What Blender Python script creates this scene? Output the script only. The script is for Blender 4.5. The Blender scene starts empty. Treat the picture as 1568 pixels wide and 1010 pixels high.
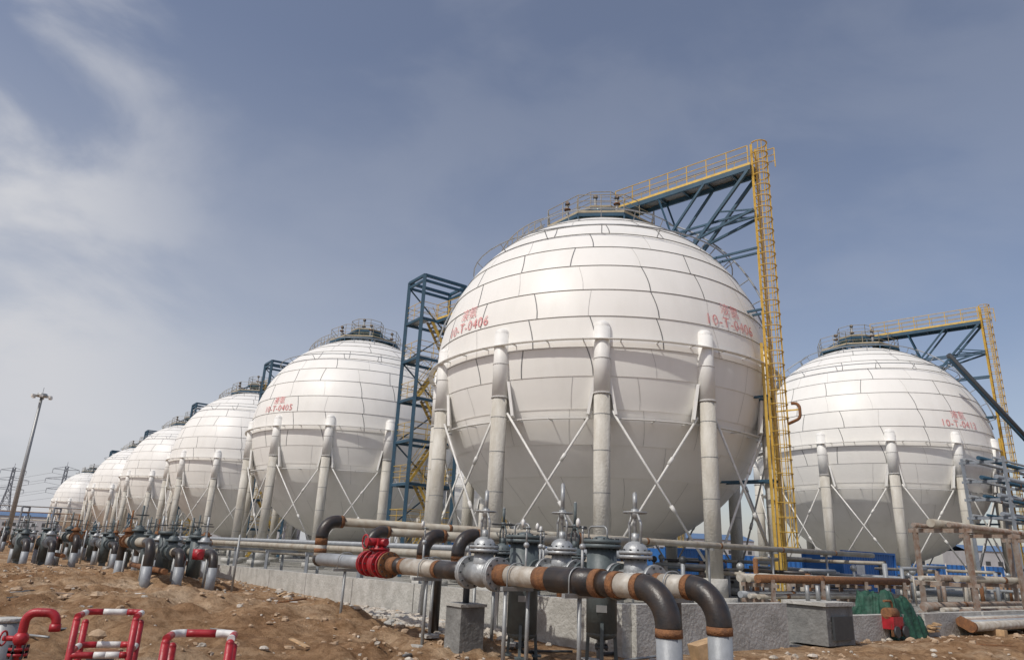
import bpy, math, random
from mathutils import Vector, Matrix, noise
random.seed(7)
V=Vector
scene=bpy.context.scene
RAD=math.radians
A=V((-.588,.809,0)).normalized()   # along the tank row
B=V((.809,.588,0)).normalized()    # across the tank row
Z=V((0,0,1))

# ------------------------------------------------------------ materials
MATS={}
def mat(name,col,rough=.6,metal=0.,var=.12,scale=3.,bump=.0,bscale=20.,col2=None,lo=.35,hi=.65,spec=.5,stretch=None):
    m=bpy.data.materials.new(name); m.use_nodes=True
    nt=m.node_tree; n=nt.nodes; l=nt.links
    p=n['Principled BSDF']; p.inputs['Roughness'].default_value=rough; p.inputs['Metallic'].default_value=metal
    p.inputs['Specular IOR Level'].default_value=spec
    tc=n.new('ShaderNodeTexCoord'); no=n.new('ShaderNodeTexNoise')
    no.inputs['Scale'].default_value=scale; no.inputs['Detail'].default_value=7; no.inputs['Roughness'].default_value=.62
    if stretch:
        mp=n.new('ShaderNodeMapping'); mp.inputs['Scale'].default_value=stretch; l.new(tc.outputs['Object'],mp.inputs[0]); l.new(mp.outputs[0],no.inputs['Vector'])
    else: l.new(tc.outputs['Object'],no.inputs['Vector'])
    r=n.new('ShaderNodeValToRGB'); r.color_ramp.elements[0].position=lo; r.color_ramp.elements[1].position=hi
    c2=col2 if col2 else tuple(max(0,c*(1-var*2)) for c in col)
    r.color_ramp.elements[0].color=(*c2,1); r.color_ramp.elements[1].color=(*col,1)
    l.new(no.outputs['Fac'],r.inputs['Fac']); l.new(r.outputs['Color'],p.inputs['Base Color'])
    if bump>0:
        nb=n.new('ShaderNodeTexNoise'); nb.inputs['Scale'].default_value=bscale; nb.inputs['Detail'].default_value=5
        l.new(tc.outputs['Object'],nb.inputs['Vector'])
        bp=n.new('ShaderNodeBump'); bp.inputs['Strength'].default_value=bump; bp.inputs['Distance'].default_value=.05
        l.new(nb.outputs['Fac'],bp.inputs['Height']); l.new(bp.outputs['Normal'],p.inputs['Normal'])
    MATS[name]=m; return m
mat('tank_white',(.84,.825,.785),.45,0,.05,.8,.22,.8,col2=(.77,.755,.71),lo=.25,hi=.55,stretch=(1,1,.25),spec=.4)
mat('tank_lip',(.26,.27,.27),.6)
mat('seam_dark',(.16,.16,.165),.6)
mat('seam_light',(.60,.59,.565),.6)
mat('column_concrete',(.62,.60,.545),.85,0,.14,2.2,.5,12.,col2=(.46,.43,.37),stretch=(1,1,.3))
mat('column_white',(.83,.82,.785),.5,0,.05,2.)
mat('brace_white',(.74,.73,.70),.6)
mat('blue_steel',(.028,.085,.14),.5,0,.15,2.)
mat('green_deck',(.13,.22,.22),.6,0,.15,2.)
mat('yellow_steel',(.74,.49,.10),.5,0,.15,3.)
mat('rail_tan',(.42,.36,.25),.6,0,.15,3.)
mat('red_letter',(.66,.20,.20),.6,0,.1,1.5,col2=(.74,.42,.41),lo=.4,hi=.6)
mat('silver',(.44,.455,.46),.45,.35,.14,9.,.15,30.)
mat('black_pipe',(.022,.022,.024),.38,0,.1,6.,.1,30.,col2=(.05,.036,.028))
mat('bare_pipe',(.53,.51,.46),.55,.1,.15,5.,.1,20.,col2=(.34,.29,.23))
mat('grey_pipe',(.34,.36,.38),.5,.1,.12,4.,.1,20.)
mat('long_pipe',(.42,.40,.34),.6,.05,.12,3.,col2=(.30,.25,.19))
mat('rust',(.28,.125,.05),.85,0,.2,12.,.4,40.,col2=(.15,.07,.035))
mat('rusty_steel',(.30,.27,.24),.75,0,.2,5.,col2=(.20,.12,.08))
mat('teal_paint',(.11,.135,.14),.5,0,.15,5.,.1,20.)
mat('dark_steel',(.05,.055,.06),.5,0,.1,8.)
mat('red_paint',(.46,.025,.035),.42,0,.2,6.,.1,30.)
mat('white_paint',(.76,.75,.72),.5,0,.1,9.)
mat('galv',(.38,.39,.39),.5,.4,.12,6.)
mat('concrete',(.52,.51,.475),.9,0,.16,2.2,.6,14.,col2=(.36,.35,.32))
mat('concrete_dark',(.24,.24,.23),.9,0,.2,3.,.5,14.)
mat('blue_sheet',(.03,.15,.44),.5,0,.15,.6)
mat('tarp',(.022,.095,.06),.7,0,.3,5.,.5,12.)
mat('wood',(.60,.40,.22),.8,0,.2,6.)
mat('stone',(.50,.37,.25),.95,0,.25,4.,.5,20.,col2=(.32,.22,.14))
mat('stone_white',(.60,.54,.46),.9,0,.2,6.,.4,20.)
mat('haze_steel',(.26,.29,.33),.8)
mat('shed_wall',(.42,.43,.45),.8,0,.1,.2)
mat('shed_roof',(.12,.2,.34),.7,0,.1,.2)

# ------------------------------------------------------------ mesh builder
class MB:
    def __init__(s): s.v=[];s.f=[];s.m=[];s.sm=[];s.mats=[]
    def mi(s,name):
        if name not in s.mats: s.mats.append(name)
        return s.mats.index(name)
    def face(s,idx,m,smooth=False): s.f.append(idx); s.m.append(s.mi(m)); s.sm.append(smooth)
    def frame(s,d):
        d=d.normalized(); u=Z if abs(d.z)<.9 else V((1,0,0))
        x=d.cross(u).normalized(); y=x.cross(d).normalized(); return x,y
    def tube(s,p0,p1,r,m,seg=8,r2=None,caps=True):
        p0=V(p0);p1=V(p1); x,y=s.frame(p1-p0); r2=r if r2 is None else r2
        b=len(s.v)
        for p,rr in((p0,r),(p1,r2)):
            for i in range(seg):
                a=2*math.pi*i/seg; s.v.append(p+x*math.cos(a)*rr+y*math.sin(a)*rr)
        for i in range(seg):
            j=(i+1)%seg; s.face((b+i,b+j,b+seg+j,b+seg+i),m,seg>5)
        if caps:
            s.face(tuple(range(b+seg-1,b-1,-1)),m); s.face(tuple(range(b+seg,b+2*seg)),m)
    def path(s,pts,r,m,seg=8,closed=False,caps=True):
        pts=[V(p) for p in pts]; n=len(pts); b=len(s.v)
        tang=[]
        for i in range(n):
            if closed: t=pts[(i+1)%n]-pts[i-1]
            else: t=pts[min(i+1,n-1)]-pts[max(i-1,0)]
            tang.append(t.normalized())
        x,y=s.frame(tang[0])
        for i in range(n):
            t=tang[i]; x=(x-t*x.dot(t)).normalized(); y=t.cross(x)
            rr=r[i] if isinstance(r,(list,tuple)) else r
            for k in range(seg):
                a=2*math.pi*k/seg; s.v.append(pts[i]+x*math.cos(a)*rr+y*math.sin(a)*rr)
        for i in range(n if closed else n-1):
            i2=(i+1)%n
            for k in range(seg):
                k2=(k+1)%seg; s.face((b+i*seg+k,b+i*seg+k2,b+i2*seg+k2,b+i2*seg+k),m,True)
        if caps and not closed:
            s.face(tuple(range(b+seg-1,b-1,-1)),m); s.face(tuple(range(b+(n-1)*seg,b+n*seg)),m)
    def ring(s,c,r,ax,tr,m,n=32,seg=6):
        x,y=s.frame(V(ax)); c=V(c)
        s.path([c+x*math.cos(2*math.pi*i/n)*r+y*math.sin(2*math.pi*i/n)*r for i in range(n)],tr,m,seg,closed=True)
    def annulus(s,zc,r0,r1,th,m,n=72):
        b=len(s.v)
        for (r,z) in((r0,zc),(r1,zc),(r1,zc-th),(r0,zc-th)):
            for i in range(n):
                a=2*math.pi*i/n; s.v.append(V((r*math.cos(a),r*math.sin(a),z)))
        for k in range(4):
            k2=(k+1)%4
            for i in range(n):
                j=(i+1)%n; s.face((b+k*n+i,b+k2*n+i,b+k2*n+j,b+k*n+j),m)
    def box(s,c,sx,sy,sz,m,ax=None,ay=None,az=None):
        c=V(c); ax=V(ax) if ax else V((1,0,0)); ay=V(ay) if ay else V((0,1,0)); az=V(az) if az else Z
        b=len(s.v)
        for k in(-1,1):
            for j in(-1,1):
                for i in(-1,1): s.v.append(c+ax*(i*sx/2)+ay*(j*sy/2)+az*(k*sz/2))
        for q in((0,2,3,1),(4,5,7,6),(0,1,5,4),(2,6,7,3),(0,4,6,2),(1,3,7,5)): s.face(tuple(b+i for i in q),m)
    def beam(s,p0,p1,w,h,m):
        p0=V(p0);p1=V(p1); d=p1-p0; x,y=s.frame(d)
        s.box((p0+p1)/2,w,h,d.length,m,x,y,d.normalized())
    def ball(s,c,r,m,sc=(1,1,1),nu=14,nv=9,half=False):
        c=V(c); b=len(s.v)
        top=math.pi/2; bot=-math.pi/2 if not half else 0
        for j in range(nv+1):
            la=bot+(top-bot)*j/nv
            for i in range(nu):
                a=2*math.pi*i/nu
                s.v.append(c+V((math.cos(la)*math.cos(a)*r*sc[0],math.cos(la)*math.sin(a)*r*sc[1],math.sin(la)*r*sc[2])))
        for j in range(nv):
            for i in range(nu):
                i2=(i+1)%nu; s.face((b+j*nu+i,b+j*nu+i2,b+(j+1)*nu+i2,b+(j+1)*nu+i),m,True)
    def rail(s,pts,m='yellow_steel',h=1.1,r=.028,step=1.2,toe=True,closed=False):
        pts=[V(p) for p in pts]
        if closed: pts=pts+[pts[0]]
        for a,b in zip(pts[:-1],pts[1:]):
            L=(b-a).length; n=max(1,round(L/step))
            for k in range(n+1): 
                p=a.lerp(b,k/n); s.tube(p,p+Z*h,r,m,5)
            for hh in(h,h*.66,h*.33): s.tube(a+Z*hh,b+Z*hh,r if hh==h else r*.8,m,5)
            if toe: s.beam(a+Z*.07,b+Z*.07,.02,.14,m)
    def flange(s,p,d,r,m,th=.06,bolts=10):
        p=V(p);d=V(d).normalized(); s.tube(p-d*th/2,p+d*th/2,r,m,20)
        x,y=s.frame(d)
        for i in range(bolts):
            a=2*math.pi*i/bolts; q=p+(x*math.cos(a)+y*math.sin(a))*r*.85
            s.tube(q-d*(th/2+.025),q+d*(th/2+.025),.016,'dark_steel',5)
    def build(s,name,loc=(0,0,0),rz=0.):
        me=bpy.data.meshes.new(name); me.from_pydata([tuple(v) for v in s.v],[],s.f)
        for n in s.mats: me.materials.append(MATS[n])
        me.polygons.foreach_set('material_index',s.m); me.polygons.foreach_set('use_smooth',s.sm)
        me.update()
        o=bpy.data.objects.new(name,me); scene.collection.objects.link(o); o.location=loc; o.rotation_euler=(0,0,rz); return o
def inst(o,name,loc,rz=0.,parent=None):
    q=bpy.data.objects.new(name,o.data); scene.collection.objects.link(q); q.location=loc; q.rotation_euler=(0,0,rz)
    if parent: q.parent=parent
    return q
def fillet(pts,r,n=8):
    pts=[V(p) for p in pts]; out=[pts[0]]
    for i in range(1,len(pts)-1):
        a,b,c=pts[i-1],pts[i],pts[i+1]; d1=(a-b).normalized(); d2=(c-b).normalized()
        ang=d1.angle(d2); t=r/math.tan(ang/2); p=b+d1*t; q=b+d2*t
        cen=b+(d1+d2).normalized()*(r/math.sin(ang/2))
        u=p-cen; w=q-cen
        for k in range(n+1):
            f=k/n; th=(math.pi-ang)
            out.append(cen+(u*math.sin((1-f)*th)+w*math.sin(f*th))/math.sin(th))
    out.append(pts[-1]); return out

# ------------------------------------------------------------ spherical tank
R=9.0; HC=10.9
C=V((0,0,HC))
def sp(az,lat,r):
    return C+V((math.cos(lat)*math.cos(az),math.cos(lat)*math.sin(az),math.sin(lat)))*r
def tank_shell():
    mb=MB(); seg=120
    edges=[90,83,76,69,61.5,54,46.5,39,31,22.5,13.5,5,-4,-12,-21,-31,-41,-52,-63,-75,-90]
    rnd=random.Random(3)
    for bi in range(len(edges)-1):
        t,bt=RAD(edges[bi]),RAD(edges[bi+1]); ns=3; b=len(mb.v)
        ext=.04 if edges[bi+1]>=-4 else .022
        prof=[(t+(bt-t)*k/ns,R+ext*k/ns) for k in range(ns+1)]
        for la,r in prof:
            for i in range(seg): mb.v.append(sp(2*math.pi*i/seg,la,r))
        for k in range(ns):
            for i in range(seg):
                i2=(i+1)%seg; mb.face((b+(k+1)*seg+i,b+(k+1)*seg+i2,b+k*seg+i2,b+k*seg+i),'tank_white',True)
        b2=len(mb.v)
        for r in(prof[-1][1],R-.01):
            for i in range(seg): mb.v.append(sp(2*math.pi*i/seg,bt,r))
        for i in range(seg):
            i2=(i+1)%seg; mb.face((b2+seg+i,b2+seg+i2,b2+i2,b2+i),'tank_lip')
        if abs(edges[bi])<80:
            cl=math.cos((t+bt)/2); nseam=max(8,int(round(20*cl)))
            off=rnd.random()
            for s in range(nseam):
                az=2*math.pi*(s+off+rnd.uniform(-.08,.08))/nseam
                n=4; b=len(mb.v); w=.022/(R*max(cl,.2)) 
                dark=edges[bi]>-10 and rnd.random()<.55
                sl=RAD(1.8)*rnd.choice((1,1,.6,-.4))
                if not dark: w*=.5
                for k in range(n+1):
                    f=k/n; la=t+(bt-t)*(f*.98+.01); az2=az+sl*math.sin(f*1.6)
                    for q in(-1,1): mb.v.append(sp(az2+q*w,la,R+.012+ext*f))
                for k in range(n):
                    mb.face((b+2*k,b+2*k+1,b+2*k+3,b+2*k+2),'seam_dark' if dark else 'seam_light')
    # stand-off water deflector rings
    for zz,w0,w1 in((10.55,.22,.46),(7.25,.26,.50)):
        hr=math.sqrt(R*R-(zz-HC)**2)
        mb.annulus(zz,hr+w0,hr+w1,.03,'tank_white',120)
        for i in range(36):
            a=2*math.pi*(i+.5)/36; d=V((math.cos(a),math.sin(a),0)); mb.beam(d*(hr-.05)+Z*(zz-.03),d*(hr+w1)+Z*(zz-.03),.04,.05,'seam_light')
    return mb
def tank_mesh():
    mb=tank_shell()
    N=12
    for k in range(N):
        a=2*math.pi*k/N; d=V((math.cos(a),math.sin(a),0)); tg=V((-math.sin(a),math.cos(a),0)); c=d*R
        mb.tube(c,c+Z*.35,.85,'concrete',14); mb.tube(c+Z*.35,c+Z*1.05,.5,'concrete',14)
        mb.tube(c+Z*1.05,c+Z*8.2,.345,'column_concrete',18)
        for zz in(2.4,4.1,5.8,7.3): mb.tube(c+Z*zz,c+Z*(zz+.03),.352,'tank_lip',16,caps=False)
        mb.tube(c+Z*8.2,c+Z*11.15,.36,'column_white',18)
        mb.tube(c+Z*8.17,c+Z*8.24,.385,'seam_light',16); mb.tube(c+Z*9.7,c+Z*9.74,.375,'seam_light',16)
        mb.ball(c+Z*11.15,.36,'column_white',(1,1,.8),18,6,True)
        for q in(-1,1):
            mb.beam(c+tg*q*.32-d*.2+Z*8.9,c+tg*q*.58-d*.25+Z*7.35,.12,.5,'column_white')
        a2=2*math.pi*(k+1)/N; d2=V((math.cos(a2),math.sin(a2),0)); c2=d2*R; u=(c2-c).normalized()
        p,q=c+u*.42,c2-u*.42
        for (z0,z1,o) in((7.5,1.7,.07),(1.7,7.5,-.07)):
            n=(d+d2).normalized()*o
            mb.tube(p+Z*z0+n,q+Z*z1+n,.052,'brace_white',7)
            mm=(p+q)/2+Z*4.6+n; dd=(q+Z*z1-p-Z*z0).normalized()
            mb.tube(mm+dd*1.0,mm+dd*1.35,.085,'brace_white',7)
    mb.tube((0,0,.9),(0,0,2.1),.32,'grey_pipe',14); mb.flange((0,0,1.75),Z,.5,'grey_pipe')
    mb.path(fillet([(.9,0,2.1),(.9,0,.9),(6.5,-4,.9)],.3),.13,'black_pipe',8)
    mb.path(fillet([(-.9,.5,2.1),(-.9,.5,1.2),(-7,3,1.2)],.3),.11,'black_pipe',8)
    for zz,rr in((19.15,4.7),(16.9,7.35)):
        mb.ring((0,0,zz),rr,Z,.035,'grey_pipe',48,6)
        for i in range(16):
            a=2*math.pi*i/16; p=V((math.cos(a)*rr,math.sin(a)*rr,zz)); n=(p-C).normalized()
            mb.tube(C+n*R,p,.025,'grey_pipe',5)
    for az in(RAD(62),RAD(90),RAD(270),):
        pts=[sp(az,RAD(l),R+.6) for l in range(12,68,4)]
        mb.path(pts,.05,'grey_pipe',6)
        for l in range(12,68,8): mb.tube(sp(az,RAD(l),R),sp(az,RAD(l),R+.6),.03,'grey_pipe',5)
    # stepped top platform
    n=8
    def octa(pr,z): return [V((math.cos(2*math.pi*(i+.5)/n)*pr,math.sin(2*math.pi*(i+.5)/n)*pr,z)) for i in range(n)]
    def surf(q,f=1.):
        return V((q.x*f,q.y*f,HC+math.sqrt(R*R-(q.x*q.x+q.y*q.y)*f*f)))
    lo_=octa(3.3,19.75); hi_=octa(1.5,20.95)
    for P,inner in((lo_,octa(2.2,19.75)),):
        b=len(mb.v); mb.v+= P+inner
        for i in range(n):
            j=(i+1)%n; mb.face((b+i,b+j,b+n+j,b+n+i),'green_deck')
    b=len(mb.v); mb.v+=hi_+[p-Z*.06 for p in hi_]
    mb.face(tuple(range(b,b+n)),'green_deck'); mb.face(tuple(range(b+2*n-1,b+n-1,-1)),'green_deck')
    for P in(lo_,hi_):
        for i in range(n):
            j=(i+1)%n; mb.beam(P[i]-Z*.12,P[j]-Z*.12,.08,.18,'blue_steel')
    for i in range(n):
        j=(i+1)%n
        mb.beam(lo_[i]-Z*.15,surf(lo_[i]),.1,.1,'blue_steel'); mb.beam(hi_[i]-Z*.15,surf(hi_[i],1.2),.1,.1,'blue_steel')
        mb.beam(hi_[i]-Z*.15,lo_[i]-Z*.05,.08,.08,'blue_steel')
    mb.rail(lo_,'rail_tan',closed=True,r=.024); mb.rail(hi_,'rail_tan',closed=True,r=.024,h=1.0)
    for (x,y,h) in((1.9,-1.9,.9),(-2.2,-1.4,1.1),(-1.,2.2,1.3),(-2.3,.8,.7),(2.4,.9,1.0),(.3,-.3,1.6)):
        zb=surf(V((x,y,0))).z-.1; zt=20.0 if (x,y)!=(.3,-.3) else 20.6
        mb.tube((x,y,zb),(x,y,zt+h),.09,'grey_pipe',8); mb.flange((x,y,zt+h*.6),Z,.19,'rust',.06,6)
        mb.tube((x-.22,y,zt+h),(x+.22,y,zt+h),.09,'rusty_steel',8); mb.ball((x,y,zt+h),.15,'dark_steel')
    mb.path(fillet([(1.9,-1.9,20.4),(-2.2,-1.4,20.4),(-1,2.2,20.4)],.2),.07,'rusty_steel',6)
    return mb
base=tank_mesh().build('spherical_storage_tank')
T0=V((5.0,37.6,0)); D=V((-18.8,25.9,0)); E=V((25.7,21.4,0))
main_rot=RAD(-97.0)
base.location=T0; base.rotation_euler=(0,0,main_rot)
tanks=[base]
for n,rz in((1,-91),(2,-92),(3.1,-95),(4.4,-93),(7,-90)):
    tanks.append(inst(base,'spherical_storage_tank',T0+D*n,RAD(rz)))
rt=inst(base,'spherical_storage_tank',T0+E,RAD(-108)); tanks.append(rt)
for n in(1,2,3.1): inst(base,'spherical_storage_tank',T0+E+D*n,RAD(-96))

def sphere_text(body,tank,az,lat,size,name='tank_number'):
    cu=bpy.data.curves.new(name,'FONT'); cu.body=body; cu.align_x='CENTER'; cu.size=size; cu.resolution_u=3
    cu.space_character=1.1
    o=bpy.data.objects.new(name,cu); scene.collection.objects.link(o)
    dg=bpy.context.evaluated_depsgraph_get(); me=bpy.data.meshes.new_from_object(o.evaluated_get(dg))
    bpy.data.objects.remove(o)
    rz=tank.rotation_euler[2]
    for v in me.vertices: v.co=sp(az-rz+v.co.x/R,lat+v.co.y/R,R+.075)
    me.materials.clear(); me.materials.append(MATS['red_letter'])
    q=bpy.data.objects.new(name,me); scene.collection.objects.link(q); q.parent=tank
for tk,num,das in((tanks[0],'10-T-0406',(-46,42)),(rt,'10-T-0412',(44,)),(tanks[1],'10-T-0405',(-46,))):
    ca=math.atan2(-tk.location.y,-tk.location.x)
    for da in das:
        sphere_text(num,tk,ca+RAD(da),RAD(5.8),.72); sphere_text('液氨',tk,ca+RAD(da),RAD(10.2),.66)

# ------------------------------------------------------------ caged ladder with truss bridge
def ladder_mesh(off):
    mb=MB(); L=V((off.x,off.y,0)); o=L.normalized(); t=V((-o.y,o.x,0)); y='yellow_steel'
    H=22.2
    for q in(-1,1): mb.beam(L+t*q*.27,L+t*q*.27+Z*H,.07,.09,y)
    z=.3
    while z<H-.2: mb.tube(L+t*.27+Z*z,L-t*.27+Z*z,.022,y,5); z+=.3
    cc=L+o*.30
    def arc(zz,r=.40,n=10):
        return [cc+(o*math.cos(a)+t*math.sin(a))*r+Z*zz for a in[RAD(-125+250*i/n) for i in range(n+1)]]
    z=2.4
    while z<H+.1:
        pts=arc(z)
        for p,q in zip(pts[:-1],pts[1:]): mb.beam(p,q,.08,.025,y)
        z+=.62
    for k in(0,2,3,5,7,8,10):
        p=arc(0)[k]; mb.beam(p+Z*2.4,p+Z*(H),.05,.025,y)
    for q in(-1,1): mb.beam(L+t*q*.45-o*.1,L+t*q*.45-o*.1+Z*11.5,.1,.1,y)
    zz=.5
    while zz<11: 
        mb.beam(L+t*.45-o*.1+Z*zz,L-t*.45-o*.1+Z*zz,.05,.05,y)
        zz+=.95
    for zz in(5.2,9.0,13.2,16.4,18.4):
        hz=math.sqrt(max(0,R*R-(zz-HC)**2))
        for q in(-1,1): mb.beam(L+t*q*.3+Z*zz,o*(hz-.05)+t*q*.3+Z*zz,.1,.1,'blue_steel')
    zt=20.95; s=o*1.4
    w=.5
    for q in(-1,1):
        mb.beam(s+t*q*w+Z*(zt-.18),L+t*q*w+Z*(zt-.18),.12,.26,'blue_steel')
        mb.beam(s+t*q*(w+.01)+Z*(zt+.02),L+t*q*(w+.01)+Z*(zt+.02),.05,.16,y)
        mb.rail([s+t*q*w+Z*zt,L-o*.1+t*q*w+Z*zt],'rail_tan' if q>0 else y,toe=False)
    mb.box((s+L)/2+Z*(zt+.005),w*2-.06,(L-s).length,.05,'galv',t,o)
    k=0
    dl=(L-s).length
    while k*1.4<dl:
        p=s+o*k*1.4+Z*(zt-.17); mb.beam(p-t*w,p+t*w,.08,.14,'blue_steel')
        k+=1
    mb.rail([L-o*.1+t*w+Z*zt,L+o*.9+t*w+Z*zt],y,toe=False)
    g=o*4.9+Z*(HC+math.sqrt(R*R-4.9**2)-.1); g2=o*6.2+Z*(HC+math.sqrt(R*R-6.2**2)-.1)
    for q in(-1,1):
        tt=t*q*(w)
        e=L-o*.15+tt+Z*(zt-.3)
        mb.beam(e,g2+tt,.15,.15,'blue_steel')
        mb.beam(o*6.9+tt+Z*(zt-.3),g+tt,.12,.12,'blue_steel')
        mb.beam(g2+tt+Z*.25,L+tt+Z*18.4,.12,.12,'blue_steel')
        m1=e.lerp(g2+tt,.55); mb.beam(m1,L+tt+Z*18.4,.07,.07,'blue_steel')
        mb.beam(o*4.2+tt+Z*(zt-.3),g+tt,.08,.08,'blue_steel')
    mb.beam(g2-t*w,g2+t*w,.1,.1,'blue_steel'); mb.beam(g-t*w,g+t*w,.1,.1,'blue_steel')
    mb.path(fillet([L+o*.9+Z*8.6,L+o*1.25+Z*8.6,L+o*1.25+Z*7.9,L+o*.7+Z*7.7],.25,5),.07,'rust',8)
    mb.beam(L+o*.2+Z*8.3,L+o*1.3+Z*8.3,.06,.06,y)
    return mb
off=V((7.05,-6.3,0))
lad=ladder_mesh(off).build('caged_ladder_with_bridge',T0)
lad2=inst(lad,'caged_ladder_with_bridge',T0+E)

# ------------------------------------------------------------ stair towers + curved stair over the tank
def tower_mesh():
    mb=MB(); N=V((-11.2,7.4,0)); a=A*2.2; b=B*3.4; H=19.8
    cs=[N,N+a,N+a+b,N+b]
    for c in cs: mb.beam(c,c+Z*H,.22,.22,'blue_steel')
    z=2.8; lv=[]
    while z<H+.1: lv.append(z); z+=2.77
    for p,q in zip(cs,cs[1:]+cs[:1]): mb.beam(p+Z*H,q+Z*H,.16,.2,'blue_steel')
    for i,z in enumerate(lv):
        for p,q in zip(cs,cs[1:]+cs[:1]): mb.beam(p+Z*z,q+Z*z,.12,.18,'blue_steel')
        if i<len(lv)-1:
            mb.box((cs[0]+cs[1])/2+B*.45+Z*(z+.12),2.1,.9,.05,'galv',A,B)
            mb.box((cs[2]+cs[3])/2-B*.45+Z*(z+.12),2.1,.9,.05,'galv',A,B)
            for p,q in zip(cs,cs[1:]+cs[:1]): mb.rail([p+Z*(z+.12),q+Z*(z+.12)],'yellow_steel',toe=False,r=.022)
        z0=z-2.77; side=.3 if i%2 else 1.9
        s0=N+A*side+B*.8; s1=N+A*side+B*2.6
        if i%2: s0,s1=s1,s0
        if i<len(lv)-1:
            for q in(-.3,.3):
                mb.beam(s0+A*q+Z*z0,s1+A*q+Z*z,.05,.18,'yellow_steel')
                mb.tube(s0+A*q+Z*(z0+1),s1+A*q+Z*(z+1),.022,'yellow_steel',5)
            for k in range(10):
                p=s0.lerp(s1,(k+.5)/10)+Z*(z0+(z-z0)*(k+.5)/10); mb.box(p,.6,.22,.03,'galv',A,B)
    for i in range(0,len(lv)-1,1):
        if i%2==0: mb.beam(cs[1]+Z*lv[i],cs[2]+Z*lv[i+1],.08,.08,'blue_steel')
        else: mb.beam(cs[2]+Z*lv[i],cs[1]+Z*lv[i+1],.08,.08,'blue_steel')
    zb=lv[5]+.12
    e=sp(RAD(146),math.acos(0)-RAD(47),R+.4); e=V((e.x,e.y,zb)); s=cs[0]*.5+cs[3]*.5
    s=V((s.x,s.y,zb)); d=(e-s).normalized(); t=V((-d.y,d.x,0))
    mb.box((s+e)/2,1.0,(e-s).length,.06,'galv',t,d)
    for q in(-1,1):
        mb.beam(s+t*q*.5-Z*.12,e+t*q*.5-Z*.12,.1,.2,'blue_steel'); mb.rail([s+t*q*.5,e+t*q*.5],'yellow_steel')
    pa=[];n=26
    for k in range(n+1):
        f=k/n; th=RAD(47-27*f); az=RAD(146+32*math.sin(f*1.5)); pa.append(sp(az,math.pi/2-th,R+.32))
    L1=[];L2=[]
    for k in range(n):
        d=(pa[k+1]-pa[k]); d.z=0; d.normalize(); t=V((-d.y,d.x,0)); L1.append(pa[k]+t*.42); L2.append(pa[k]-t*.42)
        mb.box(pa[k],.84,.28,.04,'galv',t,d)
    for L in(L1,L2):
        mb.path(L,.05,'rail_tan',5)
        for h in(.5,1.05): mb.path([p+Z*h for p in L],.026,'rail_tan',5)
        for k in range(0,n,2): mb.tube(L[k],L[k]+Z*1.05,.026,'rail_tan',5); mb.tube(L[k],C+(L[k]-C).normalized()*R,.03,'blue_steel',5)
    return mb
tw=tower_mesh().build('steel_stair_tower',T0)
for n in(1,2,3.1,4.4): inst(tw,'steel_stair_tower',T0+D*n)
for n in(0,1): inst(lad,'caged_ladder_with_bridge',T0+E+D*(n+1))

# ------------------------------------------------------------ ground
W=V((2.4,14.1,0))
mounds=[(-7.5,19.5,.32,1.8),(-4.2,17.9,.38,1.1),(-10,20,.3,2.5),(-15,24,.35,3),(-3.5,14.5,.12,2),(-12.5,27.5,.35,2),(2,13,-.05,1.5),(11,19,.12,2),(13.5,20,.18,2),(-7,15.5,.22,1.6),(-19,31,.4,3),(-10,13.5,.18,2.2),(-5.3,16.2,.25,.8),(-8.6,17.3,.3,.9),(-12,17,.3,1.5)]
def gh(x,y):
    p=V((x,y,0)); r=p-W; s=r.dot(A); t=r.dot(B)
    d=math.hypot(x,y-15)
    k=max(0,min(1,(90-d)/50))
    inside=s>-.2 and t>-.2
    edge=1
    if inside: k*=.15
    else: edge=max(0,min(1,(max(-s,-t)-.2)/2.2)); 
    h=k*edge*(.24*noise.fractal(V((x*.35,y*.35,3)),1,2,4)+.14*noise.fractal(V((x*1.3,y*1.3,9)),.8,2,4))
    if not inside:
        q=noise.noise(V((x*2.6,y*2.6,1))); h+=edge*k*.13*max(0,q)
        q=noise.noise(V((x*6,y*6,5))); h+=edge*k*.07*max(0,q)
        for mx,my,mh,mr in mounds: h+=edge*mh*math.exp(-((x-mx)**2+(y-my)**2)/(mr*mr))
    return h-.06
def axis(lo,hi,st,far):
    a=[];v=lo
    while v<=hi: a.append(v); v+=st
    g=st;v=hi
    while v<far: g*=1.3; v+=g; a.append(v)
    g=st;v=lo;pre=[]
    while v>-far: g*=1.3; v-=g; pre.append(v)
    return pre[::-1]+a
xs=axis(-20,18,.11,4000); ys=axis(9,32,.11,4000)
nx=len(xs)
vs=[(x,y,gh(x,y)) for y in ys for x in xs]
fs=[(j*nx+i,j*nx+i+1,(j+1)*nx+i+1,(j+1)*nx+i) for j in range(len(ys)-1) for i in range(nx-1)]
me=bpy.data.meshes.new('ground'); me.from_pydata(vs,[],fs)
me.polygons.foreach_set('use_smooth',[True]*len(fs))
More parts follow.
